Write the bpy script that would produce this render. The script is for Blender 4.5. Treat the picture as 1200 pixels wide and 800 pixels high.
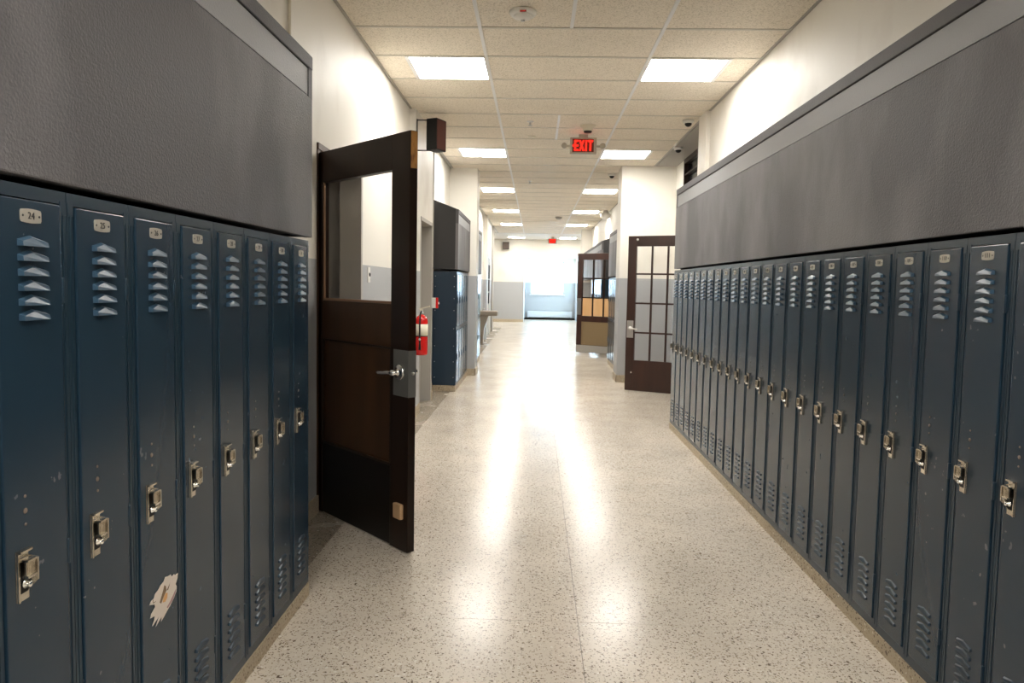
import bpy, bmesh, math, random
from mathutils import Matrix, Vector
random.seed(7)
for o in list(bpy.data.objects): bpy.data.objects.remove(o)
S = bpy.context.scene
COL = S.collection

# ------------------------------------------------------------------ camera, world, exposure
cam_d = bpy.data.cameras.new('camera')
cam = bpy.data.objects.new('camera', cam_d); COL.objects.link(cam)
R_ = (0.999306, 0.032264, 0.018597); U_ = (-0.020709, 0.066399, 0.997578); F_ = (-0.030951, 0.997271, -0.067021)
cam.matrix_world = Matrix(((R_[0], U_[0], -F_[0], 0), (R_[1], U_[1], -F_[1], 0), (R_[2], U_[2], -F_[2], 1.36), (0, 0, 0, 1)))
cam_d.sensor_width = 36; cam_d.sensor_fit = 'HORIZONTAL'
cam_d.lens = 849.86 / 1200 * 36
cam_d.shift_y = -8.63 / 1200
cam_d.clip_start = .02
S.camera = cam
W = bpy.data.worlds.new('daylight'); S.world = W; W.use_nodes = True
W.node_tree.nodes['Background'].inputs[0].default_value = (.50, .75, 1.0, 1)
W.node_tree.nodes['Background'].inputs[1].default_value = 11
S.view_settings.view_transform = 'Standard'; S.view_settings.look = 'None'
S.view_settings.exposure = 1.4; S.view_settings.gamma = 1; S.view_settings.use_curve_mapping = False
S.cycles.use_denoising = True
S.cycles.max_bounces = 10; S.cycles.diffuse_bounces = 5; S.cycles.glossy_bounces = 4
S.cycles.sample_clamp_indirect = 8
PANEL_POWER = 15.0
PANEL_COLOR = (1, .965, .905)

# ------------------------------------------------------------------ materials
def mat(name, col, rough=.5, metal=0., bump=None, vary=None, spec=None, coat=0., emis=None, es=0.):
    m = bpy.data.materials.new(name); m.use_nodes = True
    nt = m.node_tree; b = nt.nodes['Principled BSDF']
    b.inputs['Base Color'].default_value = (*col, 1); b.inputs['Roughness'].default_value = rough
    b.inputs['Metallic'].default_value = metal
    if spec is not None: b.inputs['Specular IOR Level'].default_value = spec
    if coat: b.inputs['Coat Weight'].default_value = coat; b.inputs['Coat Roughness'].default_value = .12
    if emis: b.inputs['Emission Color'].default_value = (*emis, 1); b.inputs['Emission Strength'].default_value = es
    tc = nt.nodes.new('ShaderNodeTexCoord')
    if vary:   # (scale, second colour, low, high, detail, stretch)
        sc, c2, lo, hi, det, st = vary
        mp = nt.nodes.new('ShaderNodeMapping'); mp.inputs['Scale'].default_value = st
        nt.links.new(tc.outputs['Object'], mp.inputs[0])
        n = nt.nodes.new('ShaderNodeTexNoise'); n.inputs['Scale'].default_value = sc; n.inputs['Detail'].default_value = det
        nt.links.new(mp.outputs[0], n.inputs['Vector'])
        r = nt.nodes.new('ShaderNodeMapRange'); r.inputs[1].default_value = lo; r.inputs[2].default_value = hi
        nt.links.new(n.outputs['Fac'], r.inputs[0])
        mx = nt.nodes.new('ShaderNodeMix'); mx.data_type = 'RGBA'
        mx.inputs[6].default_value = (*col, 1); mx.inputs[7].default_value = (*c2, 1)
        nt.links.new(r.outputs[0], mx.inputs[0]); nt.links.new(mx.outputs[2], b.inputs['Base Color'])
    if bump:   # (scale, strength, distance)
        n2 = nt.nodes.new('ShaderNodeTexNoise'); n2.inputs['Scale'].default_value = bump[0]; n2.inputs['Detail'].default_value = 3
        nt.links.new(tc.outputs['Object'], n2.inputs['Vector'])
        bp = nt.nodes.new('ShaderNodeBump'); bp.inputs['Strength'].default_value = bump[1]; bp.inputs['Distance'].default_value = bump[2]
        nt.links.new(n2.outputs['Fac'], bp.inputs['Height']); nt.links.new(bp.outputs[0], b.inputs['Normal'])
    return m

def wall_paint():
    m = mat('two_tone_wall_paint', (.8, .78, .72), .55, bump=(60, .15, .004))
    nt = m.node_tree; b = nt.nodes['Principled BSDF']
    g = nt.nodes.new('ShaderNodeNewGeometry'); sp = nt.nodes.new('ShaderNodeSeparateXYZ')
    nt.links.new(g.outputs['Position'], sp.inputs[0])
    gt = nt.nodes.new('ShaderNodeMath'); gt.operation = 'GREATER_THAN'; gt.inputs[1].default_value = 1.49
    nt.links.new(sp.outputs['Z'], gt.inputs[0])
    n = nt.nodes.new('ShaderNodeTexNoise'); n.inputs['Scale'].default_value = 1.6; n.inputs['Detail'].default_value = 6
    mp = nt.nodes.new('ShaderNodeMapping'); mp.inputs['Scale'].default_value = (1.3, 1.3, 1.0)
    nt.links.new(g.outputs['Position'], mp.inputs[0]); nt.links.new(mp.outputs[0], n.inputs['Vector'])
    r = nt.nodes.new('ShaderNodeMapRange'); r.inputs[1].default_value = .55; r.inputs[2].default_value = .75
    nt.links.new(n.outputs['Fac'], r.inputs[0])
    up = nt.nodes.new('ShaderNodeMix'); up.data_type = 'RGBA'
    up.inputs[6].default_value = (.78, .75, .68, 1); up.inputs[7].default_value = (.67, .63, .56, 1)
    nt.links.new(r.outputs[0], up.inputs[0])
    mx = nt.nodes.new('ShaderNodeMix'); mx.data_type = 'RGBA'
    mx.inputs[6].default_value = (.41, .42, .43, 1)
    nt.links.new(up.outputs[2], mx.inputs[7]); nt.links.new(gt.outputs[0], mx.inputs[0])
    nt.links.new(mx.outputs[2], b.inputs['Base Color'])
    return m

def terrazzo(name, base, chip_a, chip_b, rough, amount):
    m = mat(name, base, rough); nt = m.node_tree; b = nt.nodes['Principled BSDF']
    b.inputs['Specular IOR Level'].default_value = .38
    tc = nt.nodes.new('ShaderNodeTexCoord')
    wn = nt.nodes.new('ShaderNodeTexNoise'); wn.inputs['Scale'].default_value = 90
    nt.links.new(tc.outputs['Object'], wn.inputs['Vector'])
    add = nt.nodes.new('ShaderNodeVectorMath'); add.operation = 'MULTIPLY_ADD'
    add.inputs[1].default_value = (.012, .012, .012)
    nt.links.new(wn.outputs['Color'], add.inputs[0]); nt.links.new(tc.outputs['Object'], add.inputs[2])
    last = None
    cur = None
    for sc, lim, frac, colr in ((110, .36, amount * .9, chip_a), (150, .42, amount * 1.3, chip_b), (75, .30, amount * .5, (.80, .76, .68))):
        v = nt.nodes.new('ShaderNodeTexVoronoi'); v.inputs['Scale'].default_value = sc
        nt.links.new(add.outputs[0], v.inputs['Vector'])
        sx = nt.nodes.new('ShaderNodeSeparateColor'); nt.links.new(v.outputs['Color'], sx.inputs[0])
        lt = nt.nodes.new('ShaderNodeMath'); lt.operation = 'LESS_THAN'; lt.inputs[1].default_value = frac
        nt.links.new(sx.outputs[0], lt.inputs[0])
        sz = nt.nodes.new('ShaderNodeMath'); sz.operation = 'MULTIPLY'; sz.inputs[1].default_value = lim * 1.6
        nt.links.new(sx.outputs[1], sz.inputs[0])
        l2 = nt.nodes.new('ShaderNodeMath'); l2.operation = 'LESS_THAN'
        nt.links.new(v.outputs['Distance'], l2.inputs[0]); nt.links.new(sz.outputs[0], l2.inputs[1])
        an = nt.nodes.new('ShaderNodeMath'); an.operation = 'MULTIPLY'
        nt.links.new(lt.outputs[0], an.inputs[0]); nt.links.new(l2.outputs[0], an.inputs[1])
        mx = nt.nodes.new('ShaderNodeMix'); mx.data_type = 'RGBA'
        if cur is None: mx.inputs[6].default_value = (*base, 1)
        else: nt.links.new(cur, mx.inputs[6])
        mx.inputs[7].default_value = (*colr, 1)
        nt.links.new(an.outputs[0], mx.inputs[0]); cur = mx.outputs[2]
    n = nt.nodes.new('ShaderNodeTexNoise'); n.inputs['Scale'].default_value = 2.2; n.inputs['Detail'].default_value = 5
    nt.links.new(tc.outputs['Object'], n.inputs['Vector'])
    r = nt.nodes.new('ShaderNodeMapRange'); r.inputs[1].default_value = .3; r.inputs[2].default_value = .7
    r.inputs[3].default_value = .88; r.inputs[4].default_value = 1.05
    nt.links.new(n.outputs['Fac'], r.inputs[0])
    ml = nt.nodes.new('ShaderNodeMix'); ml.data_type = 'RGBA'; ml.blend_type = 'MULTIPLY'; ml.inputs[0].default_value = 1
    nt.links.new(cur, ml.inputs[6]); nt.links.new(r.outputs[0], ml.inputs[7])
    nt.links.new(ml.outputs[2], b.inputs['Base Color'])
    r2 = nt.nodes.new('ShaderNodeMapRange'); r2.inputs[3].default_value = rough * .85; r2.inputs[4].default_value = rough * 1.2
    nt.links.new(n.outputs['Fac'], r2.inputs[0]); nt.links.new(r2.outputs[0], b.inputs['Roughness'])
    return m

def glass(name, tint=(1, 1, 1), rough=.02):
    m = bpy.data.materials.new(name); m.use_nodes = True; nt = m.node_tree
    nt.nodes.remove(nt.nodes['Principled BSDF']); out = nt.nodes['Material Output']
    t = nt.nodes.new('ShaderNodeBsdfTransparent'); t.inputs[0].default_value = (*tint, 1)
    g = nt.nodes.new('ShaderNodeBsdfGlossy'); g.inputs['Roughness'].default_value = rough
    lw = nt.nodes.new('ShaderNodeLayerWeight'); lw.inputs[0].default_value = .5
    pw = nt.nodes.new('ShaderNodeMath'); pw.operation = 'POWER'; pw.inputs[1].default_value = 5
    nt.links.new(lw.outputs['Facing'], pw.inputs[0])
    f = nt.nodes.new('ShaderNodeMath'); f.operation = 'MULTIPLY_ADD'; f.inputs[1].default_value = .5; f.inputs[2].default_value = .03
    nt.links.new(pw.outputs[0], f.inputs[0])
    mx = nt.nodes.new('ShaderNodeMixShader')
    nt.links.new(f.outputs[0], mx.inputs[0]); nt.links.new(t.outputs[0], mx.inputs[1]); nt.links.new(g.outputs[0], mx.inputs[2])
    nt.links.new(mx.outputs[0], out.inputs[0])
    return m

def locker_paint(name, col):
    m = mat(name, col, .34, bump=(140, .05, .001)); nt = m.node_tree; b = nt.nodes['Principled BSDF']
    b.inputs['Specular IOR Level'].default_value = .5
    oi = nt.nodes.new('ShaderNodeObjectInfo'); tc = nt.nodes.new('ShaderNodeTexCoord')
    ad = nt.nodes.new('ShaderNodeVectorMath'); ad.operation = 'ADD'
    sc_ = nt.nodes.new('ShaderNodeVectorMath'); sc_.operation = 'SCALE'; sc_.inputs[0].default_value = (9, 5, 7)
    nt.links.new(oi.outputs['Random'], sc_.inputs['Scale'])
    nt.links.new(tc.outputs['Object'], ad.inputs[0]); nt.links.new(sc_.outputs[0], ad.inputs[1])
    n = nt.nodes.new('ShaderNodeTexNoise'); n.inputs['Scale'].default_value = 38; n.inputs['Detail'].default_value = 2
    nt.links.new(ad.outputs[0], n.inputs['Vector'])
    big = nt.nodes.new('ShaderNodeTexNoise'); big.inputs['Scale'].default_value = 5
    nt.links.new(ad.outputs[0], big.inputs['Vector'])
    m1 = nt.nodes.new('ShaderNodeMath'); m1.operation = 'GREATER_THAN'; m1.inputs[1].default_value = .715
    nt.links.new(n.outputs['Fac'], m1.inputs[0])
    m2 = nt.nodes.new('ShaderNodeMath'); m2.operation = 'GREATER_THAN'; m2.inputs[1].default_value = .53
    nt.links.new(big.outputs['Fac'], m2.inputs[0])
    an = nt.nodes.new('ShaderNodeMath'); an.operation = 'MULTIPLY'
    nt.links.new(m1.outputs[0], an.inputs[0]); nt.links.new(m2.outputs[0], an.inputs[1])
    an2 = nt.nodes.new('ShaderNodeMath'); an2.operation = 'MULTIPLY'; an2.inputs[1].default_value = .55
    nt.links.new(an.outputs[0], an2.inputs[0])
    mx = nt.nodes.new('ShaderNodeMix'); mx.data_type = 'RGBA'
    mx.inputs[6].default_value = (*col, 1); mx.inputs[7].default_value = (.17, .19, .22, 1)
    nt.links.new(an2.outputs[0], mx.inputs[0]); nt.links.new(mx.outputs[2], b.inputs['Base Color'])
    r = nt.nodes.new('ShaderNodeMapRange'); r.inputs[3].default_value = .17; r.inputs[4].default_value = .27
    nt.links.new(big.outputs['Fac'], r.inputs[0]); nt.links.new(r.outputs[0], b.inputs['Roughness'])
    return m

M = {}
M['wall'] = wall_paint()
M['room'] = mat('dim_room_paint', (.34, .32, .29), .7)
M['floor'] = terrazzo('terrazzo_cream', (.69, .62, .525), (.17, .125, .09), (.38, .31, .23), .205, .34)
M['floor_border'] = terrazzo('terrazzo_grey_border', (.40, .35, .28), (.07, .05, .035), (.24, .19, .13), .26, .40)
M['kick'] = terrazzo('terrazzo_curb', (.50, .42, .30), (.14, .09, .06), (.34, .26, .17), .45, .30)
M['joint'] = mat('joint_grey', (.16, .13, .10), .6)
M['tile'] = mat('acoustic_tile', (.84, .77, .66), .9, bump=(120, .7, .005), vary=(110, (.58, .52, .42), .48, .68, 3, (1, 1, 1)))
M['tee'] = mat('grid_bar_white', (.78, .78, .78), .45)
M['cross_tee'] = mat('grid_bar_beige', (.62, .58, .50), .5)
M['plain_ceiling'] = mat('plain_ceiling_paint', (.72, .70, .66), .8)
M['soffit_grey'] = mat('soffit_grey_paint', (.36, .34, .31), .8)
M['stucco'] = mat('grey_stucco', (.098, .095, .101), .58, bump=(150, .45, .006), vary=(1.8, (.185, .179, .188), .42, .62, 9, (1, 1, .5)))
M['stucco_dark'] = mat('grey_stucco_cap', (.090, .087, .093), .6, bump=(170, .35, .005))
M['charcoal'] = mat('charcoal_end_tone', (.030, .030, .032), .6, bump=(150, .3, .004))  # fascia ends toned darker than the stucco faces
M['navy_end'] = mat('navy_end_tone', (.010, .030, .056), .4)  # locker end toned darker than the door navy
M['strip'] = mat('silver_grey_strip', (.26, .265, .275), .5, bump=(150, .3, .004))
M['navy'] = locker_paint('navy_enamel', (.016, .038, .063))
M['navy_frame'] = mat('navy_enamel_frame', (.015, .036, .059), .30, bump=(140, .05, .001))
M['navy_louver'] = mat('navy_enamel_lit_louver', (.034, .074, .120), .28)  # lightened navy: ceiling light on the upturned louver faces, put into the colour
M['black_gap'] = mat('black_recess', (.006, .006, .007), .8)
M['nickel'] = mat('worn_nickel', (.72, .67, .58), .24, 1.0, vary=(60, (.50, .45, .37), .4, .7, 3, (1, 1, 1)))
M['chrome'] = mat('chrome', (.85, .85, .85), .12, 1.0)
M['steel'] = mat('brushed_steel', (.55, .55, .54), .35, 1.0)
M['grey_metal'] = mat('grey_metal_plate', (.22, .22, .21), .4, .6)
M['plate'] = mat('number_plate_aluminium', (.50, .47, .41), .40, .4)
M['ink'] = mat('black_ink', (.02, .02, .02), .6)
M['rust_dot'] = mat('worn_rivet', (.20, .16, .13), .5, .3)
M['wood'] = mat('dark_walnut_varnish', (.010, .0036, .0016), .36, vary=(7, (.020, .0075, .003), .35, .7, 6, (1, 1, .12)), spec=.3)
M['wood_panel'] = mat('brown_walnut_panel', (.036, .0145, .005), .36, vary=(6, (.062, .027, .009), .35, .7, 6, (1, 1, .12)), spec=.3)
M['wood_black'] = mat('black_kick_panel', (.0045, .003, .0024), .45, spec=.25)
M['wood_red'] = mat('red_brown_door_wood', (.026, .0075, .004), .34, vary=(7, (.045, .014, .007), .35, .7, 5, (1, 1, .12)), coat=.2)
M['wood_raw'] = mat('worn_raw_wood', (.42, .20, .05), .6, vary=(60, (.16, .07, .02), .5, .7, 4, (1, 1, .3)))
M['wood_block'] = mat('pale_wood_block', (.52, .33, .18), .55)
M['bead'] = mat('light_wood_bead', (.25, .14, .08), .5)
M['board'] = mat('plywood_orange', (.62, .36, .16), .5, vary=(9, (.70, .44, .22), .35, .7, 4, (1, 1, .2)))
M['oak_panel'] = mat('olive_oak_panel', (.20, .14, .07), .5)
M['door_paint'] = mat('dark_brown_paint', (.07, .04, .025), .45)
M['frame_grey'] = mat('grey_door_frame_paint', (.42, .40, .36), .5)
M['glass'] = glass('clear_glass')
M['frosted'] = glass('rain_glass', (.80, .84, .86), .15)
M['dark_glass'] = mat('dark_transom_glass', (.004, .004, .005), .12, spec=.12)
M['pane_black'] = mat('matte_black_pane', (.004, .004, .004), .9, spec=.05)
M['red'] = mat('extinguisher_red', (.62, .012, .010), .25, coat=.4)
M['black'] = mat('black_plastic', (.006, .0055, .005), .5, spec=.3)
M['white'] = mat('white_plastic', (.78, .77, .73), .4)
M['cream'] = mat('cream_plastic', (.66, .60, .48), .45)
M['label'] = mat('paper_label', (.78, .74, .60), .6)
M['paper'] = mat('torn_sticker_paper', (.78, .70, .62), .6)
M['blot_orange'] = mat('orange_print', (.75, .42, .17), .6)
M['blot_brown'] = mat('brown_print', (.20, .13, .07), .6)
M['blot_mauve'] = mat('mauve_print', (.42, .24, .25), .6)
M['speaker_red'] = mat('speaker_cloth_mahogany', (.075, .018, .010), .7)
M['diffuser'] = mat('lit_diffuser', (.8, .8, .8), .5, emis=PANEL_COLOR, es=PANEL_POWER)
M['exit_red'] = mat('exit_red_letters', (.5, .004, .003), .5, spec=.1, emis=(1, .012, .006), es=1.6)
M['exit_face'] = mat('exit_dark_red_face', (.14, .03, .02), .5, spec=.2)
M['exit_case'] = mat('exit_case_beige', (.42, .38, .30), .5)
M['fountain'] = mat('fountain_taupe', (.28, .24, .19), .4, .2)
M['radiator'] = mat('pale_heater_enamel', (.62, .66, .70), .4)

# ------------------------------------------------------------------ mesh helpers
class MB:
    def __init__(s): s.v = []; s.f = []; s.m = []; s.sm = []
    def add(s, vs, fs, mi=0, T=None, smooth=False):
        o = len(s.v)
        for p in vs:
            p = Vector(p)
            if T is not None: p = T @ p
            s.v.append(tuple(p))
        for f in fs: s.f.append([i + o for i in f]); s.m.append(mi); s.sm.append(smooth)
        return s
    def box(s, x0, x1, y0, y1, z0, z1, mi=0, T=None):
        v = [(x0, y0, z0), (x1, y0, z0), (x1, y1, z0), (x0, y1, z0), (x0, y0, z1), (x1, y0, z1), (x1, y1, z1), (x0, y1, z1)]
        return s.add(v, [(0, 3, 2, 1), (4, 5, 6, 7), (0, 1, 5, 4), (1, 2, 6, 5), (2, 3, 7, 6), (3, 0, 4, 7)], mi, T)
    def rbox(s, x0, x1, y0, y1, z0, z1, b=.002, mi=0, T=None):
        bm = bmesh.new(); bmesh.ops.create_cube(bm, size=1)
        for q in bm.verts: q.co = Vector(((x0 + x1) / 2 + q.co.x * (x1 - x0), (y0 + y1) / 2 + q.co.y * (y1 - y0), (z0 + z1) / 2 + q.co.z * (z1 - z0)))
        bmesh.ops.bevel(bm, geom=list(bm.edges), offset=b, segments=2, affect='EDGES', profile=.6)
        bm.verts.index_update()
        s.add([q.co for q in bm.verts], [[q.index for q in f.verts] for f in bm.faces], mi, T); bm.free(); return s
    def prism(s, poly, a0, a1, axis='y', mi=0, T=None):
        # poly in the plane of the two other axes, extruded along axis from a0 to a1
        def P(p, a): return {'y': (p[0], a, p[1]), 'x': (a, p[0], p[1]), 'z': (p[0], p[1], a)}[axis]
        n = len(poly)
        vs = [P(p, a0) for p in poly] + [P(p, a1) for p in poly]
        fs = [list(range(n))[::-1], list(range(n, 2 * n))] + [(i, (i + 1) % n, n + (i + 1) % n, n + i) for i in range(n)]
        bm = bmesh.new(); bv = [bm.verts.new(p) for p in vs]
        for f in fs: bm.faces.new([bv[i] for i in f])
        bmesh.ops.recalc_face_normals(bm, faces=bm.faces); bm.verts.index_update()
        s.add([q.co for q in bm.verts], [[q.index for q in f.verts] for f in bm.faces], mi, T); bm.free(); return s
    def lathe(s, prof, c=(0, 0, 0), axis='z', n=24, mi=0, T=None, smooth=True):
        vs = []; fs = []
        def P(r, h, a):
            x, y = r * math.cos(a), r * math.sin(a)
            d = {'z': (x, y, h), 'y': (x, h, y), 'x': (h, x, y)}[axis]
            return (c[0] + d[0], c[1] + d[1], c[2] + d[2])
        for r, h in prof:
            for k in range(n): vs.append(P(max(r, 1e-5), h, 2 * math.pi * k / n))
        for i in range(len(prof) - 1):
            for k in range(n):
                a, b_ = i * n + k, i * n + (k + 1) % n
                fs.append((a, b_, b_ + n, a + n) if axis != 'y' else (a, a + n, b_ + n, b_))
        fs.append(list(range(n))[::-1] if axis != 'y' else list(range(n)))
        k0 = (len(prof) - 1) * n
        fs.append(list(range(k0, k0 + n)) if axis != 'y' else list(range(k0, k0 + n))[::-1])
        return s.add(vs, fs, mi, T, smooth)
    def tube(s, pts, r, n=10, mi=0, T=None):
        pts = [Vector(p) for p in pts]; vs = []; fs = []
        for i, p in enumerate(pts):
            d = (pts[min(i + 1, len(pts) - 1)] - pts[max(i - 1, 0)]).normalized()
            a = d.orthogonal().normalized() if i == 0 else (a - d * a.dot(d)).normalized()
            b = d.cross(a)
            for k in range(n):
                t = 2 * math.pi * k / n; vs.append(p + a * r * math.cos(t) + b * r * math.sin(t))
        for i in range(len(pts) - 1):
            for k in range(n):
                q, w = i * n + k, i * n + (k + 1) % n; fs.append((q, w, w + n, q + n))
        fs.append(list(range(n))[::-1]); fs.append([(len(pts) - 1) * n + k for k in range(n)])
        return s.add(vs, fs, mi, T, True)
    def ball(s, c, r, mi=0, sc=(1, 1, 1), n=14, m=8, T=None):
        prof = [(r * math.sin(math.pi * i / m), -r * math.cos(math.pi * i / m)) for i in range(m + 1)]
        t = Matrix.Translation(c) @ Matrix.Diagonal((*sc, 1))
        return s.lathe(prof, n=n, mi=mi, T=(T @ t) if T is not None else t)
    def text(s, body, size, T, mi=0, depth=.0006):
        # lettering in the local x/z plane, facing local -y, centred on T
        cu = bpy.data.curves.new('lettering', 'FONT'); cu.body = body; cu.size = size
        cu.align_x = 'CENTER'; cu.align_y = 'CENTER'; cu.extrude = depth; cu.resolution_u = 2
        ob = bpy.data.objects.new('lettering', cu); COL.objects.link(ob)
        dg = bpy.context.evaluated_depsgraph_get(); dg.update()
        me = bpy.data.meshes.new_from_object(ob.evaluated_get(dg))
        Q = T @ Matrix.Rotation(math.pi / 2, 4, 'X')
        s.add([v.co for v in me.vertices], [list(p.vertices) for p in me.polygons], mi, Q)
        bpy.data.objects.remove(ob); bpy.data.meshes.remove(me); bpy.data.curves.remove(cu); return s
    def mesh(s, name, mats):
        me = bpy.data.meshes.new(name); me.from_pydata(s.v, [], s.f)
        for m in (mats if isinstance(mats, (list, tuple)) else [mats]): me.materials.append(m)
        for p, mi, sm in zip(me.polygons, s.m, s.sm): p.material_index = mi; p.use_smooth = sm
        me.update(); return me
    def build(s, name, mats, parent=None, loc=(0, 0, 0), rotz=0): return inst(name, s.mesh(name, mats), parent, loc, rotz)

def inst(name, me, parent=None, loc=(0, 0, 0), rotz=0, label=None):
    o = bpy.data.objects.new(name, me); COL.objects.link(o); o.parent = parent
    o.location = loc; o.rotation_euler = (0, 0, rotz)
    if label: o['label'] = label
    return o
def thing(name, label, cat, loc=(0, 0, 0), rotz=0, group=None):
    o = bpy.data.objects.new(name, None); COL.objects.link(o); o.empty_display_size = .1
    o.location = loc; o.rotation_euler = (0, 0, rotz); tag(o, label, cat, group); return o
def tag(o, label, cat, group=None):
    o['label'] = label; o['category'] = cat
    if group: o['group'] = group
    return o
def walls(w, name, mk, label=None):
    # every stretch of wall is an object of its own
    for k in range(0, len(w.v), 8):
        b = MB(); b.add(w.v[k:k + 8], [(0, 3, 2, 1), (4, 5, 6, 7), (0, 1, 5, 4), (1, 2, 6, 5), (2, 3, 7, 6), (3, 0, 4, 7)])
        struct(b.build(name, M[mk]), label)
def struct(o, label=None):
    o['kind'] = 'structure'
    if label: o['label'] = label
    return o
def empty_struct(name, label=None):
    o = bpy.data.objects.new(name, None); COL.objects.link(o); return struct(o, label)

# ------------------------------------------------------------------ main dimensions (metres; camera stands at x=0, y=0)
XL, XR = -.9615, 1.336            # faces of the two long locker banks
WL, WR = -1.265, 1.65             # corridor walls
WL2 = -1.295                      # left wall beyond the second doorway
HC = 3.068                        # ceiling
T = .6096; Y0 = 4.951             # ceiling module and the first cross line
XA = -.405; XB = XA + 2 * T
FARY = 27.0

# ------------------------------------------------------------------ floor
fl = struct(MB().box(-5.2, 5.2, -7, 31, -.2, -.0035).build('floor', M['joint']), 'cream terrazzo floor with dark chips and thin divider strips')
ys = [-7, -1.22, 2.87, 6.96, 11.05, 15.14, 19.23, 23.32, 31]
xs = [(-1.06, .2, 'floor'), (.2, 5.2, 'floor'), (-5.2, -1.06, 'floor_border')]
g = .0011
for i in range(len(ys) - 1):
    for x0, x1, mk in xs:
        if mk == 'floor_border' and ys[i] >= 20: mk = 'floor'
        MB().box(x0 + g, x1 - g, ys[i] + g, ys[i + 1] - g, -.004, 0).build('terrazzo_panel', M[mk], fl)

# ------------------------------------------------------------------ walls
w = MB()
w.box(WL - .15, WL, -7, 4.215, 0, 3.2)
w.box(WL - .15, WL, 4.215, 5.26, 2.14, 3.2)
w.box(WL - .15, WL, 5.26, 7.2, 0, 3.2)
w.box(WL - .15, -1.205, 7.2, 7.56, 0, 3.2)
w.box(WL - .15, -1.205, 7.56, 8.40, 2.03, 3.2)
w.box(WL - .15, -1.205, 8.40, 8.47, 0, 3.2)
w.box(WL2 - .15, WL2, 8.47, 21.3, 0, 3.2)
w.box(WL2 - .1, -.885, 10.79, 11.2, 0, 3.2)          # pier after the second bank
w.box(WL2 - .1, -1.215, 18.0, 18.35, 0, 3.2)         # far pilaster
w.box(-5.2, WL2, 21.15, 21.3, 0, 3.2)                # corner into the cross corridor
w.box(-5.2, -5.05, 21.3, FARY, 0, 3.2)
walls(w, 'wall_left', 'wall', 'corridor wall, white above a grey wainscot')
w = MB()
w.box(WR, WR + .15, -7, 7.15, 0, 3.2)
w.box(1.61, WR + .15, 7.15, 7.47, 0, 3.2)
w.box(1.8, 2.1, 7.15, 7.47, 0, 3.2)
w.box(1.95, 2.1, 7.47, 8.30, 0, 3.2)
w.box(1.95, 2.1, 9.78, 10.40, 0, 3.2)
w.box(1.19, 2.3, 10.40, 10.85, 0, 3.2)               # pier behind the glass-paned door
w.box(WR, WR + .15, 10.85, 13.15, 0, 3.2)
w.box(WR, WR + .15, 13.15, 14.08, 2.08, 3.2)
w.box(WR, WR + .15, 14.08, 22.35, 0, 3.2)
w.box(1.36, WR + .1, 21.9, 22.35, 0, 3.2)
w.box(WR, 5.2, 22.2, 22.35, 0, 3.2)
w.box(5.05, 5.2, 22.35, FARY, 0, 3.2)
walls(w, 'wall_right', 'wall', 'corridor wall, white above a grey wainscot')
w = MB(); w.box(-2, 2.4, -7.15, -7, 0, 3.2)
walls(w, 'wall_back', 'wall')
w = MB()
w.box(-5.2, -.43, FARY, FARY + .2, 0, 3.2)
w.box(1.62, 5.2, FARY, FARY + .2, 0, 3.2)
w.box(-.43, 1.62, FARY, FARY + .2, 2.50, 3.2)
w.box(-.6, -.43, FARY + .2, 29.7, 0, 2.7); w.box(1.62, 1.8, FARY + .2, 29.7, 0, .8); w.box(1.62, 1.8, FARY + .2, 29.7, 2.35, 2.7); w.box(1.62, 1.8, FARY + .2, 27.5, .8, 2.35); w.box(1.62, 1.8, 29.2, 29.7, .8, 2.35)
w.box(-.6, 1.8, FARY + .2, 29.7, 2.50, 2.7)
wx0, wx1, wz0, wz1 = -.19, 1.16, 1.02, 2.34
w.box(-.43, 1.62, 29.5, 29.7, 0, wz0); w.box(-.43, 1.62, 29.5, 29.7, wz1, 2.5)
w.box(-.43, wx0, 29.5, 29.7, wz0, wz1); w.box(wx1, 1.62, 29.5, 29.7, wz0, wz1)
walls(w, 'wall_far', 'wall', 'far end wall with a deep recess and a bright window')
# window in the far recess
wf = MB()
for a in ((wx0, wx0 + .05), (wx1 - .05, wx1), ((wx0 + wx1) / 2 - .02, (wx0 + wx1) / 2 + .02)): wf.box(a[0], a[1], 29.54, 29.62, wz0, wz1)
wf.box(wx0, wx1, 29.54, 29.62, wz0, wz0 + .05); wf.box(wx0, wx1, 29.54, 29.62, wz1 - .05, wz1)
win = empty_struct('window_1', 'overexposed daylight window at the corridor end')
wf.build('window_frame', M['white'], win)
xm = (wx0 + wx1) / 2
for a in ((wx0 + .05, xm - .02), (xm + .02, wx1 - .05)):
    MB().box(a[0], a[1], 29.575, 29.58, wz0 + .05, wz1 - .05).build('pane', M['glass'], win)
MB().box(wx0 - .04, wx1 + .04, 29.42, 29.52, wz0 - .03, wz0).build('window_sill', M['white'], win)
def side_window(name, x, y0, y1, z0, z1, label):
    t = empty_struct(name, label); f = MB(); n_ = max(1, round((y1 - y0) / 1.2))
    f.box(x - .03, x + .03, y0, y1, z0, z0 + .05); f.box(x - .03, x + .03, y0, y1, z1 - .05, z1)
    for k in range(n_ + 1):
        yy = y0 + (y1 - y0) * k / n_; f.box(x - .03, x + .03, max(y0, yy - .03), min(y1, yy + .03), z0, z1)
    f.build('window_frame', M['white'], t)
    for k in range(n_): MB().box(x - .003, x + .003, y0 + (y1 - y0) * k / n_ + .03, y0 + (y1 - y0) * (k + 1) / n_ - .03, z0 + .05, z1 - .05).build('pane', M['glass'], t)
side_window('added_window', 1.71, 27.5, 29.2, .8, 2.35, 'unseen side window added to light the far recess')  # unseen window, added to bring more daylight onto the recess walls
struct(MB().box(-.43, 1.62, 29.46, 29.5, 0, .07).build('baseboard_far', M['black']))
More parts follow.
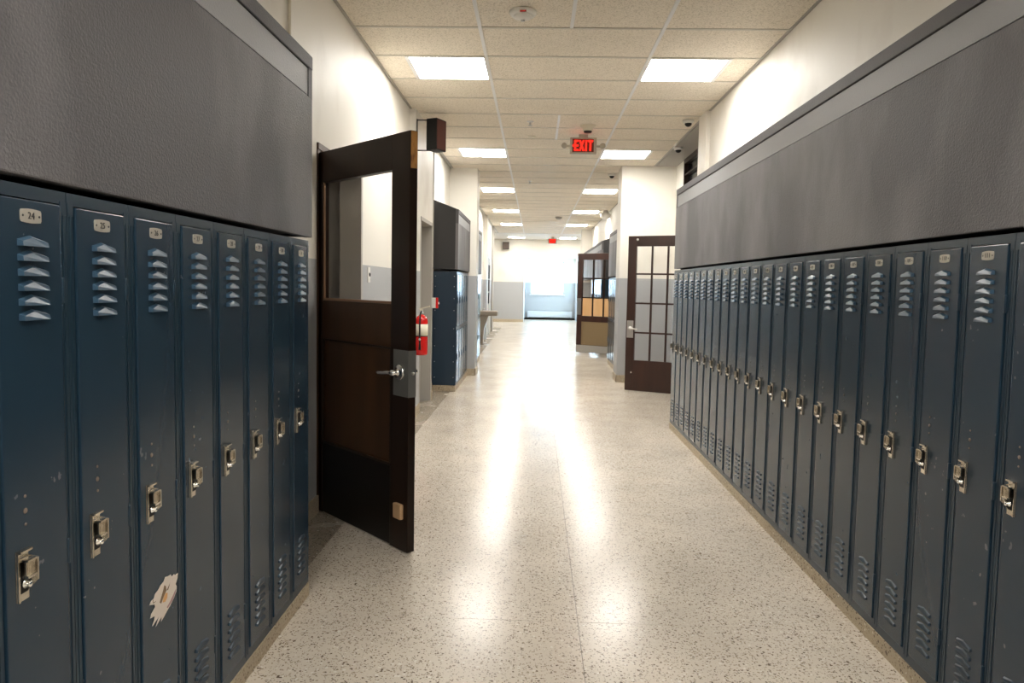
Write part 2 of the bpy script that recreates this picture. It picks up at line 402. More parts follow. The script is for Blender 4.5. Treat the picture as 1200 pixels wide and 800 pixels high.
# dim rooms behind the doorways
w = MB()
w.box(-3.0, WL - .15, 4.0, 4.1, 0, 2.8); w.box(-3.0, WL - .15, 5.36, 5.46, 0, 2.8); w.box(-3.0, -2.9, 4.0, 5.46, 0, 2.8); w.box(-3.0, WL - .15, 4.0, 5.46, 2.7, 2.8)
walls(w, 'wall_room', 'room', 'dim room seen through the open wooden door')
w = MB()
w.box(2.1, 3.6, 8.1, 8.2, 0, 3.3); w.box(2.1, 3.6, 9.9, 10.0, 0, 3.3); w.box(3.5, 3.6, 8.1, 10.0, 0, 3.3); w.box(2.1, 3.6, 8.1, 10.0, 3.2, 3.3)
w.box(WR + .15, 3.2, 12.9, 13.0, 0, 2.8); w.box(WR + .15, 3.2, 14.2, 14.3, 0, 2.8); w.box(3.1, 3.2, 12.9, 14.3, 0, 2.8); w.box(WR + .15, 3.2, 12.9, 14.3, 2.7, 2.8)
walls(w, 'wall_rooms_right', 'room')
# baseboards
def base(name, boxes):
    b = MB()
    for q in boxes: b.box(*q)
    return struct(b.build(name, M['kick']), 'tan terrazzo base along the wall foot')
h = .105
base('baseboard_left', [(WL, WL + .012, 3.05, 4.17, 0, h), (WL, WL + .012, 5.26, 7.2, 0, h), (-1.205, -1.193, 7.19, 7.56, 0, h),
     (-1.205, -1.193, 8.40, 8.48, 0, h), (WL2, WL2 + .012, 8.47, 9.1, 0, h), (WL2, -.873, 10.778, 10.79, 0, h), (-.885, -.873, 10.778, 11.21, 0, h),
     (WL2, WL2 + .012, 13.3, 18.0, 0, h), (WL2, WL2 + .012, 18.35, 19.3, 0, h), (WL2, WL2 + .012, 20.4, 21.3, 0, h)])
base('baseboard_right', [(1.178, 1.95, 10.388, 10.40, 0, h), (1.178, 1.19, 10.388, 10.86, 0, h), (1.598, 1.61, 7.15, 7.47, 0, h), (1.938, 1.95, 9.8, 10.39, 0, h),
     (1.348, 1.36, 21.9, 22.35, 0, h), (1.36, 1.65, 21.888, 21.9, 0, h)])
base('baseboard_end', [(-5.0, -.43, FARY - .012, FARY, 0, h), (1.62, 5, FARY - .012, FARY, 0, h)])
# locker curbs
base('baseboard_curb_left', [(WL, XL + .004, -1.5, 3.045, 0, .0595)])
base('baseboard_curb_right', [(XR - .004, WR, -1.5, 7.045, 0, .0595)])

# ------------------------------------------------------------------ ceiling
ce = struct(MB().box(-5.3, 5.3, -7.2, 31, HC + .02, HC + .2).box(-5.2, 5.2, 23.9, FARY, HC - .002, HC + .02).build('ceiling', M['plain_ceiling']), 'suspended ceiling of beige acoustic tiles in a white grid')
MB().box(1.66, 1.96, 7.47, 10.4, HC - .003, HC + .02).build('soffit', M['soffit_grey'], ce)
def tile_mesh(x0, x1):
    return MB().rbox(x0 + .009, x1 - .009, .009, T - .009, .004, .016, .003).mesh('ceiling_tile', M['tile'])
tm = {}
def tile(x0, x1, j):
    k = (round(x0, 3), round(x1, 3))
    if k not in tm: tm[k] = tile_mesh(x0, x1)
    inst('ceiling_tile', tm[k], ce, (0, Y0 + j * T, HC))
LIGHT_ROWS = (-14, -8, 1, 7, 13, 19, 25)
cross = MB().box(WL, WR, -.012, .012, -.001, .008).mesh('grid_bar', M['cross_tee'])
short = MB().box(-.012, .012, .012, T - .012, -.002, .008).mesh('grid_bar', M['tee'])
for j in range(-20, 31):
    if j in LIGHT_ROWS:
        tile(WL, XA - T, j); tile(XB + T, WR, j)
        for xx in (XA - T, XB + T): inst('grid_bar', short, ce, (xx, Y0 + j * T, HC))
    else:
        tile(WL, XA, j); tile(XB, WR, j)
    if j in (-1, 4, 5):
        tile(XA, XA + T, j); tile(XA + T, XB, j); inst('grid_bar', short, ce, (XA + T, Y0 + j * T, HC))
    else:
        tile(XA, XB, j)
    inst('grid_bar', cross, ce, (0, Y0 + j * T, HC))
for xx in (XA, XB): MB().box(xx - .012, xx + .012, Y0 - 20 * T, 23.9, -.003, .007).build('grid_bar', M['tee'], ce, (0, 0, HC))
for xx in ((WL, WL + .02), (WR - .02, WR)): MB().box(xx[0], xx[1], -7, 23.9, -.002, .006).build('edge_trim', M['frame_grey'], ce, (0, 0, HC))

# ceiling lights
frame_m = MB()
a = T / 2 - .004
for q in ((-a, a, -a, -a + .018), (-a, a, a - .018, a), (-a, -a + .018, -a, a), (a - .018, a, -a, a)): frame_m.box(*q, -.004, .012)
frame_m = frame_m.mesh('fixture_frame', M['tee'])
diff_m = MB().box(-a + .017, a - .017, -a + .017, a - .017, -.001, .010).mesh('diffuser', M['diffuser'])
ordn = ['', 'nearest', 'second', 'third', 'fourth', 'fifth']
n = 0
for j in LIGHT_ROWS:
    for side, xx in (('open brown door', XA - T / 2), ('long locker bank', XB + T / 2)):
        if j >= 1:
            lab = 'square lit ceiling panel, %s in the row above the %s' % (ordn[(j + 5) // 6], side)
        else:
            lab = 'square lit ceiling panel %s the camera on the side of the %s' % ('overhead above' if j == -8 else 'well behind', side)
        t = thing('ceiling_light', lab, 'light', (xx, Y0 + (j + .5) * T, HC), 0, 'square ceiling light panels')
        inst('fixture_frame', frame_m, t); inst('diffuser', diff_m, t)

for xx, yy, lab in ((-2.5, 24.2, 'unseen added ceiling panel around the corner in the cross corridor'), (-3.9, 24.2, 'unseen added ceiling panel deep in the cross corridor'),
                    (2.7, 24.6, 'unseen added ceiling panel of the cross corridor behind the far pier'), (4.0, 24.6, 'unseen added ceiling panel at the closed end of the cross corridor'),  # unseen panels, added to brighten the far wall
                    (XA - T / 2, 25.9, 'added ceiling panel lighting the far wall, before the small dark box speaker'), (XB + T / 2, 25.9, 'added ceiling panel lighting the far wall, beyond the tiny EXIT sign')):  # extra pair added to whiten the far wall
    t = thing('ceiling_light', lab, 'light', (xx, yy, HC - .004), 0, 'square ceiling light panels')
    inst('fixture_frame', frame_m, t); inst('diffuser', diff_m, t)

# ------------------------------------------------------------------ lockers
PW = .2265
frame_mb = MB()
hw = .1122
frame_mb.box(-hw, -.0912, 0, .03, .0, 1.472).box(.0912, hw, 0, .03, 0, 1.472)                  # stiles
frame_mb.box(-.0912, .0912, 0, .03, 1.447, 1.472).box(-.0912, .0912, 0, .03, 0, .034)          # header, footer
frame_mb.box(-hw, hw, .03, .298, 0, 1.472)                                                      # carcass
for sx in (-1, 1):                                                                             # raised beads along the stiles, corner tabs
    frame_mb.box(min(sx * .1035, sx * .1005), max(sx * .1035, sx * .1005), -.0018, .001, .02, 1.43)
    frame_mb.box(min(sx * .0925, sx * .1115), max(sx * .0925, sx * .1115), -.0015, .001, 1.425, 1.452)
frame_me = frame_mb.mesh('locker_frame', M['navy_frame'])
door_me = MB().rbox(-.0882, .0882, -.005, .012, .038, 1.444, .0025).box(-.0905, .0905, .0135, .0285, .0355, 1.4465, 1).mesh('locker_door', [M['navy'], M['black_gap']])
vs = [(-.037, 0, 0), (-.037, 0, .0125), (-.004, 0, .0205), (.037, 0, .0125), (.037, 0, 0), (-.0355, -.0115, .0), (-.0350, -.0100, .0085), (-.004, -.0062, .0165), (.0350, -.0100, .0085), (.0355, -.0115, 0)]
low_louver_me = MB().add([(a_, b_ * .5, c_ * .9) for a_, b_, c_ in vs], [(5, 9, 8, 7, 6), (1, 6, 7, 2), (2, 7, 8, 3), (0, 5, 6, 1), (3, 8, 9, 4)], 0).mesh('louver', M['navy_frame'])
louver_me = MB().add(vs, [(5, 9, 8, 7, 6), (1, 6, 7, 2), (2, 7, 8, 3), (0, 5, 6, 1), (3, 8, 9, 4)], 0).add([(-.034, -.004, .0005), (.034, -.004, .0005), (.034, -.0005, .0005), (-.034, -.0005, .0005)], [(0, 1, 2, 3)], 1).mesh('louver', [M['navy_louver'], M['black_gap']])
hinge_me = MB().lathe([(.0032, 0), (.0036, .001), (.0036, .049), (.0032, .052)], (0, 0, -.026), n=10).box(-.0005, .006, .001, .004, -.026, .026).mesh('hinge', M['navy_frame'])
def latch_mesh(q):                 # q = +1: angled cheek at +x, -1: at -x
    b = MB(); c = lambda a, b_: (min(a * q, b_ * q), max(a * q, b_ * q))
    b.rbox(-.016, .016, -.004, 0, -.049, .049, .0012)
    b.rbox(*c(-.016, -.0115), -.0075, -.003, -.049, .049, .0010)
    b.prism([(-.003, .036), (-.024, .031), (-.024, -.012), (-.003, -.033)], *c(.0125, .016), 'x')
    b.rbox(-.016, .016, -.013, -.003, .045, .050, .0010)
    b.rbox(-.0115, .0125, -.0052, -.0035, -.034, .034, .0003, 1)
    return b.mesh('latch', [M['nickel'], M['black']])
latch_L, latch_R = latch_mesh(1), latch_mesh(-1)
lift = MB(); lift.rbox(-.0118, .0118, -.0235, -.004, .029, .0335, .0008); lift.rbox(-.0118, .0118, -.020, -.016, .002, .030, .0008)
for k in range(5): lift.box(-.010 + k * .0044, -.0083 + k * .0044, -.0212, -.0195, .004, .028)
lift.rbox(-.0118, .0118, -.0235, -.012, -.002, .003, .0008)
lift_me = lift.mesh('finger_lift', M['nickel'])
knob_me = MB().lathe([(.0085, 0), (.0085, -.005), (.0060, -.0075), (.0060, -.013), (.0048, -.0150), (0, -.0155)], (0, -.005, -.016), 'y', n=16).mesh('lock_cylinder', M['chrome'])
dots_me = MB()
for z_, r_ in ((.028, .0032), (.0, .0055), (-.026, .0032)): dots_me.lathe([(r_, 0), (r_ * .9, -.0012), (0, -.0015)], (0, 0, z_), 'y', n=12)
dots_me = dots_me.mesh('lock_rivets', M['rust_dot'])
def plate_mesh(txt):
    p = MB(); w_, h_ = .0285, .0135
    pts = []
    for k in range(9): pts.append((-w_ * .92 + 2 * w_ * .92 * k / 8, h_ * (.86 + .14 * math.sin(math.pi * k / 8))))
    out = pts + [(w_, h_ * .55), (w_, -h_ * .55)] + [(-x_, -z_) for x_, z_ in pts] + [(-w_, -h_ * .55), (-w_, h_ * .55)]
    p.prism(out, -.002, 0, 'y')
    for sx in (-1, 1): p.lathe([(.0024, 0), (.0020, -.0008), (0, -.001)], (sx * .0225, -.002, 0), 'y', n=10, mi=1)
    if txt: p.text(txt, .019, Matrix.Translation((0, -.0022, 0)), 1)
    return p.mesh('number_plate', [M['plate'], M['ink']])

def locker(label, y, side, txt, group, z=.0595):
    x, rz = (XL, math.pi / 2) if side < 0 else (XR, -math.pi / 2)
    t = thing('locker', label, 'locker', (x, y, z), rz, group)
    inst('locker_frame', frame_me, t)
    d = inst('locker_door', door_me, t)
    inst('number_plate', plate_mesh(txt), d, (0, -.005, 1.4140), label='small aluminium number plate')
    for k in range(6): inst('louver', louver_me, d, (0, -.005, 1.357 - k * .0278))
    for k in range(6): inst('louver', low_louver_me, d, (0, -.005, .226 - k * .0278))
    inst('lock_rivets', dots_me, d, (-.034, -.005, .858))
    for hz in (1.274, .735, .188): inst('hinge', hinge_me, t, (.0898, -.0045, hz))
    l = inst('latch', latch_L if side < 0 else latch_R, t, (-.050, -.005, .7395), label='worn nickel recessed latch')
    inst('finger_lift', lift_me, l); inst('lock_cylinder', knob_me, l)
    return t

GL, GR = 'lockers of the short bank before the open brown door', 'lockers of the long bank leading to the glass-paned door'
left_lab = {-4: 'navy locker three before number 24, outside the picture beside the camera', -3: 'navy locker two before number 24, outside the picture beside the camera', -2: 'navy locker at the very edge of the short bank, before number 24', -1: 'navy locker with plate number 24, nearest one beside the camera', 0: 'navy locker with plate number 25',
            1: 'navy locker with plate number 26 and a torn white sticker', 2: 'navy locker directly after the one with the torn sticker', 3: 'navy locker second after the one with the torn sticker',
            4: 'navy locker third after the one with the torn sticker', 5: 'navy locker last but one before the open brown door', 6: 'navy locker at the end of its bank, beside the open brown door'}
for k in range(-4, 7):
    y = 1.578 + PW * k
    t = locker(left_lab[k], y, -1, str(25 + k), GL)
    if k == 1: sticker_locker = t
words = ['', 'first', 'second', 'third', 'fourth', 'fifth', 'sixth', 'seventh', 'eighth', 'ninth', 'tenth', 'eleventh', 'twelfth', 'thirteenth', 'fourteenth', 'fifteenth', 'sixteenth', 'seventeenth', 'eighteenth', 'nineteenth', 'twentieth']
for k in range(-5, 22):
    y = 2.191 + .2262 * k
    if k <= -2: lab = 'navy locker %s before number 111, beside the camera' % {-2: 'two', -3: 'three', -4: 'four', -5: 'five'}[k]
    elif k == -1: lab = 'navy locker cut by the picture edge, just before number 111'
    elif k == 0: lab = 'navy locker with plate number 111 in the long bank'
    elif k == 21: lab = 'navy locker at the far end of the long bank, beside the glass-paned door'
    else: lab = 'navy locker, %s one beyond number 111 in the long bank' % words[k]
    locker(lab, y, 1, str(111 - k), GR)
# torn sticker on locker 26
st = MB()
fx = lambda P: [((x_ - .008) * 1.37 + .016, (z_ - .028) * .62) for x_, z_ in P]
ol = [(-.046, .052), (-.040, .064), (-.030, .066), (-.026, .080), (-.015, .086), (-.006, .098), (.006, .104), (.012, .118), (.022, .112), (.034, .110), (.036, .098), (.046, .100), (.050, .092), (.062, .092),
      (.060, .070), (.052, .050), (.056, .036), (.054, .014), (.044, -.006), (.030, -.024), (.018, -.036), (.006, -.050), (-.006, -.060), (-.004, -.048), (.004, -.034), (-.012, -.050), (-.026, -.062), (-.014, -.040), (-.006, -.022),
      (-.016, -.032), (-.034, -.046), (-.038, -.044), (-.030, -.026), (-.028, -.012), (-.044, -.006), (-.040, .010), (-.026, .026), (-.028, .038)]
ol = fx(ol); cx_, cz_ = .016, .0
vs = [(cx_, -.0009, cz_)] + [(x_, -.0007, z_) for x_, z_ in ol]
st.add(vs, [(0, i + 1, (i + 1) % len(ol) + 1) for i in range(len(ol))][::1], 0)
def blot(pts, mi, d):
    st.add([(x_, -d, z_) for x_, z_ in fx(pts)], [list(range(len(pts)))[::-1]], mi)
blot([(.004, .036), (.016, .056), (.014, .076), (.008, .086), (.004, .070), (-.002, .052), (-.010, .028), (-.004, .018)], 2, .0012)
blot([(.016, .056), (.026, .070), (.030, .078), (.026, .062), (.022, .052)], 2, .0012)
blot([(.0, .018), (.010, .012), (.018, .022), (.020, .042), (.012, .048), (.004, .036)], 1, .0016)
blot([(-.034, .050), (-.022, .048), (-.024, .046), (-.032, .046), (-.032, .062), (-.034, .064)], 2, .0012)
blot([(.020, -.026), (.040, -.008), (.052, .016), (.052, .030), (.042, .014), (.030, -.004), (.016, -.018)], 3, .0012)
o = st.build('torn_sticker', [M['paper'], M['blot_orange'], M['blot_brown'], M['blot_mauve']], sticker_locker, (.0, -.0055, .465))
o['label'] = 'torn white paper sticker with orange and brown blots'

# far two-tier banks, seen almost edge-on
def tier_locker(label, side, x, y, group, depth, first=False):
    t = thing('tier_locker', label, 'locker', (x, y, .08), math.pi / 2 if side < 0 else -math.pi / 2, group)
    key = ('tier', round(depth, 3))
    if key not in tm:
        f = MB()
        f.box(-.151, .151, .02, depth, 0, 1.44); f.box(-.151, -.13, 0, .02, 0, 1.44); f.box(.13, .151, 0, .02, 0, 1.44)
        for z0_, z1_ in ((0, .03), (.70, .745), (1.41, 1.44)): f.box(-.13, .13, 0, .02, z0_, z1_)
        d = MB().rbox(-.127, .127, -.006, .014, -.330, .330, .004)
        l = MB().rbox(-.010, .010, -.012, 0, -.040, .040, .003)
        tm[key] = (f.mesh('locker_frame', M['navy_frame']), d.mesh('locker_door', M['navy']), l.mesh('latch', M['navy_frame']))
    f, d, l = tm[key]
    inst('locker_frame', f, t)
    for z0_ in (.365, 1.0775):
        dd = inst('locker_door', d, t, (0, 0, z0_)); inst('latch', l, dd, (-.095, -.002, 0))
    if first:
        e = MB()
        s_ = -1
        e.box(-.156, -.151, .0, depth, 0, 1.44)
        for zz in (.1, .3, .5, .72, .95, 1.1, 1.25, 1.38):
            for yy in (.03, depth - .03): e.ball((-.156, yy, zz), .006, 1, n=8, m=4)
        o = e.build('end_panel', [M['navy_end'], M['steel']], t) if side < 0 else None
    return t
G2 = 'two-tier lockers behind the fire extinguisher'
for k in range(5):
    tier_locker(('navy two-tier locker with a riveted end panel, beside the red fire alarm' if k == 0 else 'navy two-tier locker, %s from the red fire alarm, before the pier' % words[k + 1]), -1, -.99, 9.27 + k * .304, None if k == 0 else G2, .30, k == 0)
base('baseboard_curb_second', [(WL2, -.995, 9.12, 10.78, 0, .079)])
for k in range(6):
    tier_locker('navy two-tier locker, %s beyond the pier toward the drinking fountain' % words[k + 1], -1, -.99, 11.38 + k * .304, 'two-tier lockers beyond the pier', .30)
base('baseboard_curb_third', [(WL2, -.995, 11.2, 13.06, 0, .079)])
for k in range(7):
    tier_locker('navy two-tier locker, %s behind the pier of the glass-paned door' % words[k + 1], 1, 1.31, 11.02 + k * .304, 'two-tier lockers between the two paned doors', .335)
base('baseboard_curb_fourth', [(1.315, WR, 10.86, 13.0, 0, .079)])
for k in range(8):
    tier_locker(('navy two-tier locker whose dark end shows behind the boarded door' if k == 0 else 'navy two-tier locker, %s in the farthest bank, behind the boarded door' % words[k + 1]), 1, 1.345, 15.06 + k * .304, None if k == 0 else 'two-tier lockers behind the boarded door', .30)
base('baseboard_curb_fifth', [(1.35, WR, 14.91, 17.34, 0, .079)])

# ------------------------------------------------------------------ grey fascias over the lockers
def fascia(name, side, xf, xw, y0, y1, label):
    s = side                       # -1: wall is at smaller x
    t = empty_struct(name, label)
    inn = -s                       # direction into the corridor
    def bx(a, b): return (min(a, b), max(a, b))
    core = MB().prism([(xf - inn * .02, 1.56), (xf - inn * .02, 2.275), (xw, 2.41), (xw, 1.56)], y0 + .02, y1 - .02, 'y')
    core.build('core', M['stucco_dark'], t)
    low = MB().rbox(*bx(xf - inn * .03, xf + inn * .006), y0, y1, 1.547, 2.126, .004); low.build('lower_panel', M['stucco'], t)
    st_ = MB().rbox(*bx(xf - inn * .03, xf + inn * .003), y0 + .052, y1 - .052, 2.1295, 2.2385, .002); st_.build('lighter_strip', M['strip'], t)
    cap = MB()
    cap.rbox(*bx(xf - inn * .03, xf + inn * .008), y0, y1, 2.243, 2.298, .004)
    for a, b in ((y0, y0 + .05), (y1 - .05, y1)): cap.rbox(*bx(xf - inn * .03, xf + inn * .006), a, b, 2.120, 2.250, .002)
    cap.build('top_cap', M['stucco_dark'], t)
    for a, b in ((y0, y0 + .02), (y1 - .02, y1)):
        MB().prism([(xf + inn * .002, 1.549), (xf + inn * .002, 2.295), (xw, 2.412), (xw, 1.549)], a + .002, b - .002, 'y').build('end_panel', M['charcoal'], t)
    return t
fascia('trim_1', -1, XL, WL, -1.5, 3.085, 'dark grey stucco fascia above the short locker bank')
fascia('trim_2', 1, XR, WR, -1.5, 7.05, 'dark grey stucco fascia above the long locker bank')
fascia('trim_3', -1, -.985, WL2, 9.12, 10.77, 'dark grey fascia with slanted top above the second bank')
fascia('trim_4', -1, -.985, WL2, 11.21, 13.1, 'grey fascia beyond the pier')
fascia('trim_5', 1, 1.305, WR, 10.87, 13.05, 'grey fascia between the two paned doors')
fascia('trim_6', 1, 1.34, WR, 14.9, 21.8, 'grey fascia behind the boarded door')

# ------------------------------------------------------------------ open brown door (near, short-bank side)
A1 = math.radians(-45.2)
d1 = thing('wooden_door', 'open dark brown wooden door with a big glass pane beside the short locker bank', 'door', (-1.26, 4.19, 0), A1)
s0, s1, TH = -.028, .911, .044
lf = MB()
lf.rbox(s0, .040, 0, TH, .008, 2.10, .003); lf.rbox(.752, s1, 0, TH, .008, 2.10, .003)
lf.rbox(.040, .752, 0, TH, 1.925, 2.10, .003)
MB().rbox(.040, .752, .001, TH - .001, 1.035, 1.255, .003).build('lock_rail', M['wood_panel'], d1)
lf.build('door_frame', M['wood'], d1)
MB().box(.040, .752, .010, TH - .010, .430, 1.035).build('door_panel', M['wood_panel'], d1)['label'] = 'recessed brown middle panel'
mo = MB()
for q in ((.040, .052, .43, 1.035), (.740, .752, .43, 1.035), (.040, .752, 1.023, 1.035)): mo.rbox(q[0], q[1], .003, .011, q[2], q[3], .002)
mo.build('panel_molding', M['wood'], d1)
MB().rbox(.040, .752, .004, TH - .004, .012, .425, .002).build('kick_panel', M['wood_black'], d1)['label'] = 'black lower panel'
MB().rbox(.040, .765, -.004, .010, .425, .438, .002).build('ledge', M['wood'], d1)
bd = MB()
bd.rbox(.040, .052, .006, .016, 1.255, 1.925, .002); bd.rbox(.052, .752, .004, .016, 1.255, 1.268, .002); bd.rbox(.745, .752, .008, .016, 1.268, 1.925, .001)
bd.build('glass_bead', M['bead'], d1)
MB().box(.040, .752, .019, .024, 1.255, 1.925).build('glass_pane', M['glass'], d1)
MB().rbox(s1 - .0006, s1 + .0012, .003, TH - .003, 1.92, 2.097, .0004).build('worn_edge', M['wood_raw'], d1)['label'] = 'worn orange wood on the top of the edge'
pl = MB(); pl.rbox(.782, s1 + .002, -.003, 0, .795, 1.028, .001); pl.rbox(s1, s1 + .003, -.003, TH, .795, 1.028, .001)
pp = pl.build('lock_plate', M['grey_metal'], d1)
hd = MB()
hd.lathe([(.040, 0), (.040, -.006), (.034, -.010), (.020, -.012), (.014, -.030), (.014, -.052)], (.838, -.003, .915), 'y', n=24)
hd.tube([(.838, -.048, .915), (.80, -.050, .914), (.76, -.050, .908), (.72, -.050, .905), (.70, -.046, .905)], .0095, 12)
hd.build('lever_handle', M['chrome'], d1)
hb = MB(); hb.lathe([(.032, 0), (.032, .006), (.012, .010), (.012, .055)], (.838, TH, .915), 'y', n=20); hb.tube([(.838, TH + .05, .915), (.76, TH + .05, .912), (.71, TH + .048, .910)], .009, 10)
hb.build('lever_handle', M['chrome'], d1)
MB().lathe([(.008, 0), (.008, .012), (0, .016)], (s1, TH / 2, .915), 'x', n=12).build('latch_bolt', M['steel'], d1)
MB().rbox(.812, .880, -.022, 0, .172, .250, .007).build('stop_block', M['wood_block'], d1)['label'] = 'pale wooden stop block'
for hz in (.25, 1.05, 1.85): MB().lathe([(.008, -.05), (.008, .05)], (s0 - .006, TH, hz), 'z', n=10).build('hinge', M['steel'], d1)
# frame of that doorway
df = MB()
df.rbox(WL - .155, WL + .006, 4.165, 4.222, 0, 2.135, .003); df.rbox(WL - .155, WL + .012, 4.165, 5.27, 2.118, 2.155, .003)
fr = empty_struct('door_1', 'frame of the doorway beside the short locker bank')
df.build('door_frame', M['wood_panel'], fr)
MB().rbox(WL - .155, WL + .003, 5.225, 5.27, 0, 2.118, .003).build('door_jamb', M['frame_grey'], fr)

struct(MB().rbox(-1.30, -1.235, 21.18, 21.32, 0, HC, .01).build('trim_7', M['frame_grey']), 'grey corner post where the corridor opens out')
# second doorway with a closed painted door
dr = empty_struct('door_2', 'recessed doorway behind the fire extinguisher')
MB().rbox(-1.40, -1.355, 7.57, 8.375, .005, 2.02, .003).build('door_leaf', M['door_paint'], dr)
q = MB(); q.rbox(-1.415, -1.20, 8.372, 8.405, 0, 2.06, .003); q.rbox(-1.415, -1.20, 7.555, 7.585, 0, 2.06, .003); q.rbox(-1.415, -1.20, 7.555, 8.405, 2.02, 2.06, .003)
q.build('door_frame', M['frame_grey'], dr)
# narrow-window door far down that wall
dr = empty_struct('door_3', 'far doorway with a tall narrow dark window')
q = MB(); q.rbox(WL2, WL2 + .03, 19.3, 19.4, 0, 2.15, .004); q.rbox(WL2, WL2 + .03, 20.3, 20.4, 0, 2.15, .004); q.rbox(WL2, WL2 + .03, 19.3, 20.4, 2.08, 2.15, .004)
q.build('door_frame', M['white'], dr)
MB().rbox(WL2 - .001, WL2 + .012, 19.4, 20.3, .01, 2.08, .002).build('door_leaf', M['frame_grey'], dr)
for z0_, z1_ in ((.85, 1.15), (1.18, 1.5), (1.53, 1.9)): MB().box(WL2 + .011, WL2 + .016, 19.5, 20.2, z0_, z1_).build('pane', M['pane_black'], dr)

# ------------------------------------------------------------------ glass-paned door (before the pier)
A2 = math.radians(-26.04)
d2 = thing('paned_door', 'dark red-brown door with twelve clear panes, open before the grey and white pier', 'door', (1.207, 9.606, 0), A2)
DW = .865
lf = MB()
lf.rbox(0, .114, 0, .042, .006, 2.032, .003); lf.rbox(DW - .125, DW, 0, .042, .006, 2.032, .003)
lf.rbox(.114, DW - .125, 0, .042, 1.897, 2.032, .003); lf.rbox(.114, DW - .125, 0, .042, .006, .408, .003)
lf.build('door_frame', M['wood_red'], d2)
gx0, gx1 = .114, DW - .125
cw = (gx1 - gx0) / 3
mb = MB()
for k in (1, 2): mb.rbox(gx0 + k * cw - .011, gx0 + k * cw + .011, .006, .036, .408, 1.897, .002)
for z_ in (.772, 1.157, 1.539): mb.rbox(gx0, gx1, .004, .038, z_ - .011, z_ + .011, .002)
mb.build('glazing_bars', M['wood_red'], d2)
zz = [.408, .772, 1.157, 1.539, 1.897]
for c in range(3):
    for r in range(4):
        MB().box(gx0 + c * cw + .009, gx0 + (c + 1) * cw - .009, .019, .023, zz[r] + .009, zz[r + 1] - .009).build('pane', M['glass'], d2)
MB().rbox(.012, .100, -.003, 0, .702, .928, .001).build('lock_plate', M['steel'], d2)
hd = MB(); hd.lathe([(.026, 0), (.024, -.008), (.011, -.010), (.011, -.05)], (.060, -.003, .828), 'y', n=20); hd.tube([(.06, -.048, .828), (.10, -.05, .824), (.165, -.048, .820)], .009, 10)
hd.build('lever_handle', M['white'], d2)
MB().lathe([(.015, 0), (.013, -.012), (0, -.014)], (.125, 0, 1.985), 'y', n=14).build('top_stud', M['white'], d2)
MB().lathe([(.011, 0), (.009, -.008), (0, -.010)], (.085, 0, .245), 'y', n=14).build('stop_stud', M['white'], d2)
for hz in (.25, 1.0, 1.8): MB().lathe([(.008, -.05), (.008, .05)], (DW + .006, 0, hz), 'z', n=10).build('hinge', M['steel'], d2)
# its doorway with the dark transom
dr = empty_struct('door_4', 'doorway with a dark glass transom up to the ceiling')
q = MB()
q.rbox(1.93, 2.11, 8.25, 8.31, 0, 3.05, .004); q.rbox(1.93, 2.11, 9.75, 9.80, 0, 3.05, .004); q.rbox(1.93, 2.11, 8.25, 9.80, 2.05, 2.13, .004); q.rbox(1.93, 2.11, 8.25, 9.80, 3.0, 3.06, .004); q.rbox(1.935, 2.0, 8.3, 9.76, 2.846, 2.86, .003)
q.build('door_frame', M['wood'], dr)
MB().box(1.985, 1.992, 8.31, 9.75, 2.13, 2.84).build('transom_pane', M['dark_glass'], dr); MB().box(1.985, 1.992, 8.31, 9.75, 2.865, 3.0).build('transom_pane', M['dark_glass'], dr)

# ------------------------------------------------------------------ boarded door farther down
A3 = math.radians(-33.7)
d3 = thing('boarded_door', 'red-brown door with six panes over three plywood-filled ones, farther down the corridor', 'door', (.862, 14.585, 0), A3)
DW3 = .90
lf = MB()
b0, b1 = -.03, DW3
lf.rbox(b0, .085, 0, .042, .05, 2.018, .003); lf.rbox(b1 - .09, b1, 0, .042, .05, 2.018, .003)
lf.rbox(.085, b1 - .09, 0, .042, 1.892, 2.018, .003); lf.rbox(.085, b1 - .09, 0, .042, .665, .780, .003); lf.rbox(.085, b1 - .09, 0, .042, .05, .20, .003)
lf.build('door_frame', M['wood_red'], d3)
gx0, gx1 = .085, b1 - .09; cw = (gx1 - gx0) / 3
mb = MB()
for k in (1, 2): mb.rbox(gx0 + k * cw - .016, gx0 + k * cw + .016, .004, .038, .780, 1.892, .002)
for z_ in (1.145, 1.527): mb.rbox(gx0, gx1, .003, .039, z_ - .012, z_ + .012, .002)
mb.build('glazing_bars', M['wood'], d3)
zz = [.78, 1.145, 1.527, 1.892]
for c in range(3):
    for r in (1, 2): MB().box(gx0 + c * cw + .012, gx0 + (c + 1) * cw - .012, .019, .023, zz[r] + .009, zz[r + 1] - .009).build('pane', M['glass'], d3)
    MB().box(gx0 + c * cw + .012, gx0 + (c + 1) * cw - .012, .012, .030, zz[0] + .002, zz[1] - .009).build('plywood_infill', M['board'], d3)['label'] = 'orange plywood in place of a pane'
pn = MB(); pn.box(gx0, gx1, .010, .032, .20, .665); pn.build('door_panel', M['oak_panel'], d3)
mo = MB()
for q in ((gx0, gx0 + .025, .2, .665), (gx1 - .025, gx1, .2, .665), (gx0, gx1, .2, .225), (gx0, gx1, .64, .665)): mo.rbox(q[0], q[1], .002, .011, q[2], q[3], .002)
mo.build('panel_molding', M['oak_panel'], d3)
MB().rbox(b0 + .002, b1 - .01, -.003, 0, .055, .195, .001).build('kick_plate', M['steel'], d3)
MB().rbox(b0 + .008, .07, -.003, 0, .80, 1.13, .001).build('push_plate', M['grey_metal'], d3)
for hz in (.25, 1.0, 1.8): MB().lathe([(.008, -.05), (.008, .05)], (b1 + .006, 0, hz), 'z', n=10).build('hinge', M['steel'], d3)
MB().rbox(b1 - .2, b1 - .05, -.02, 0, .055, .075, .002).build('door_shoe', M['steel'], d3)
dr = empty_struct('door_5', 'doorway of the boarded door')
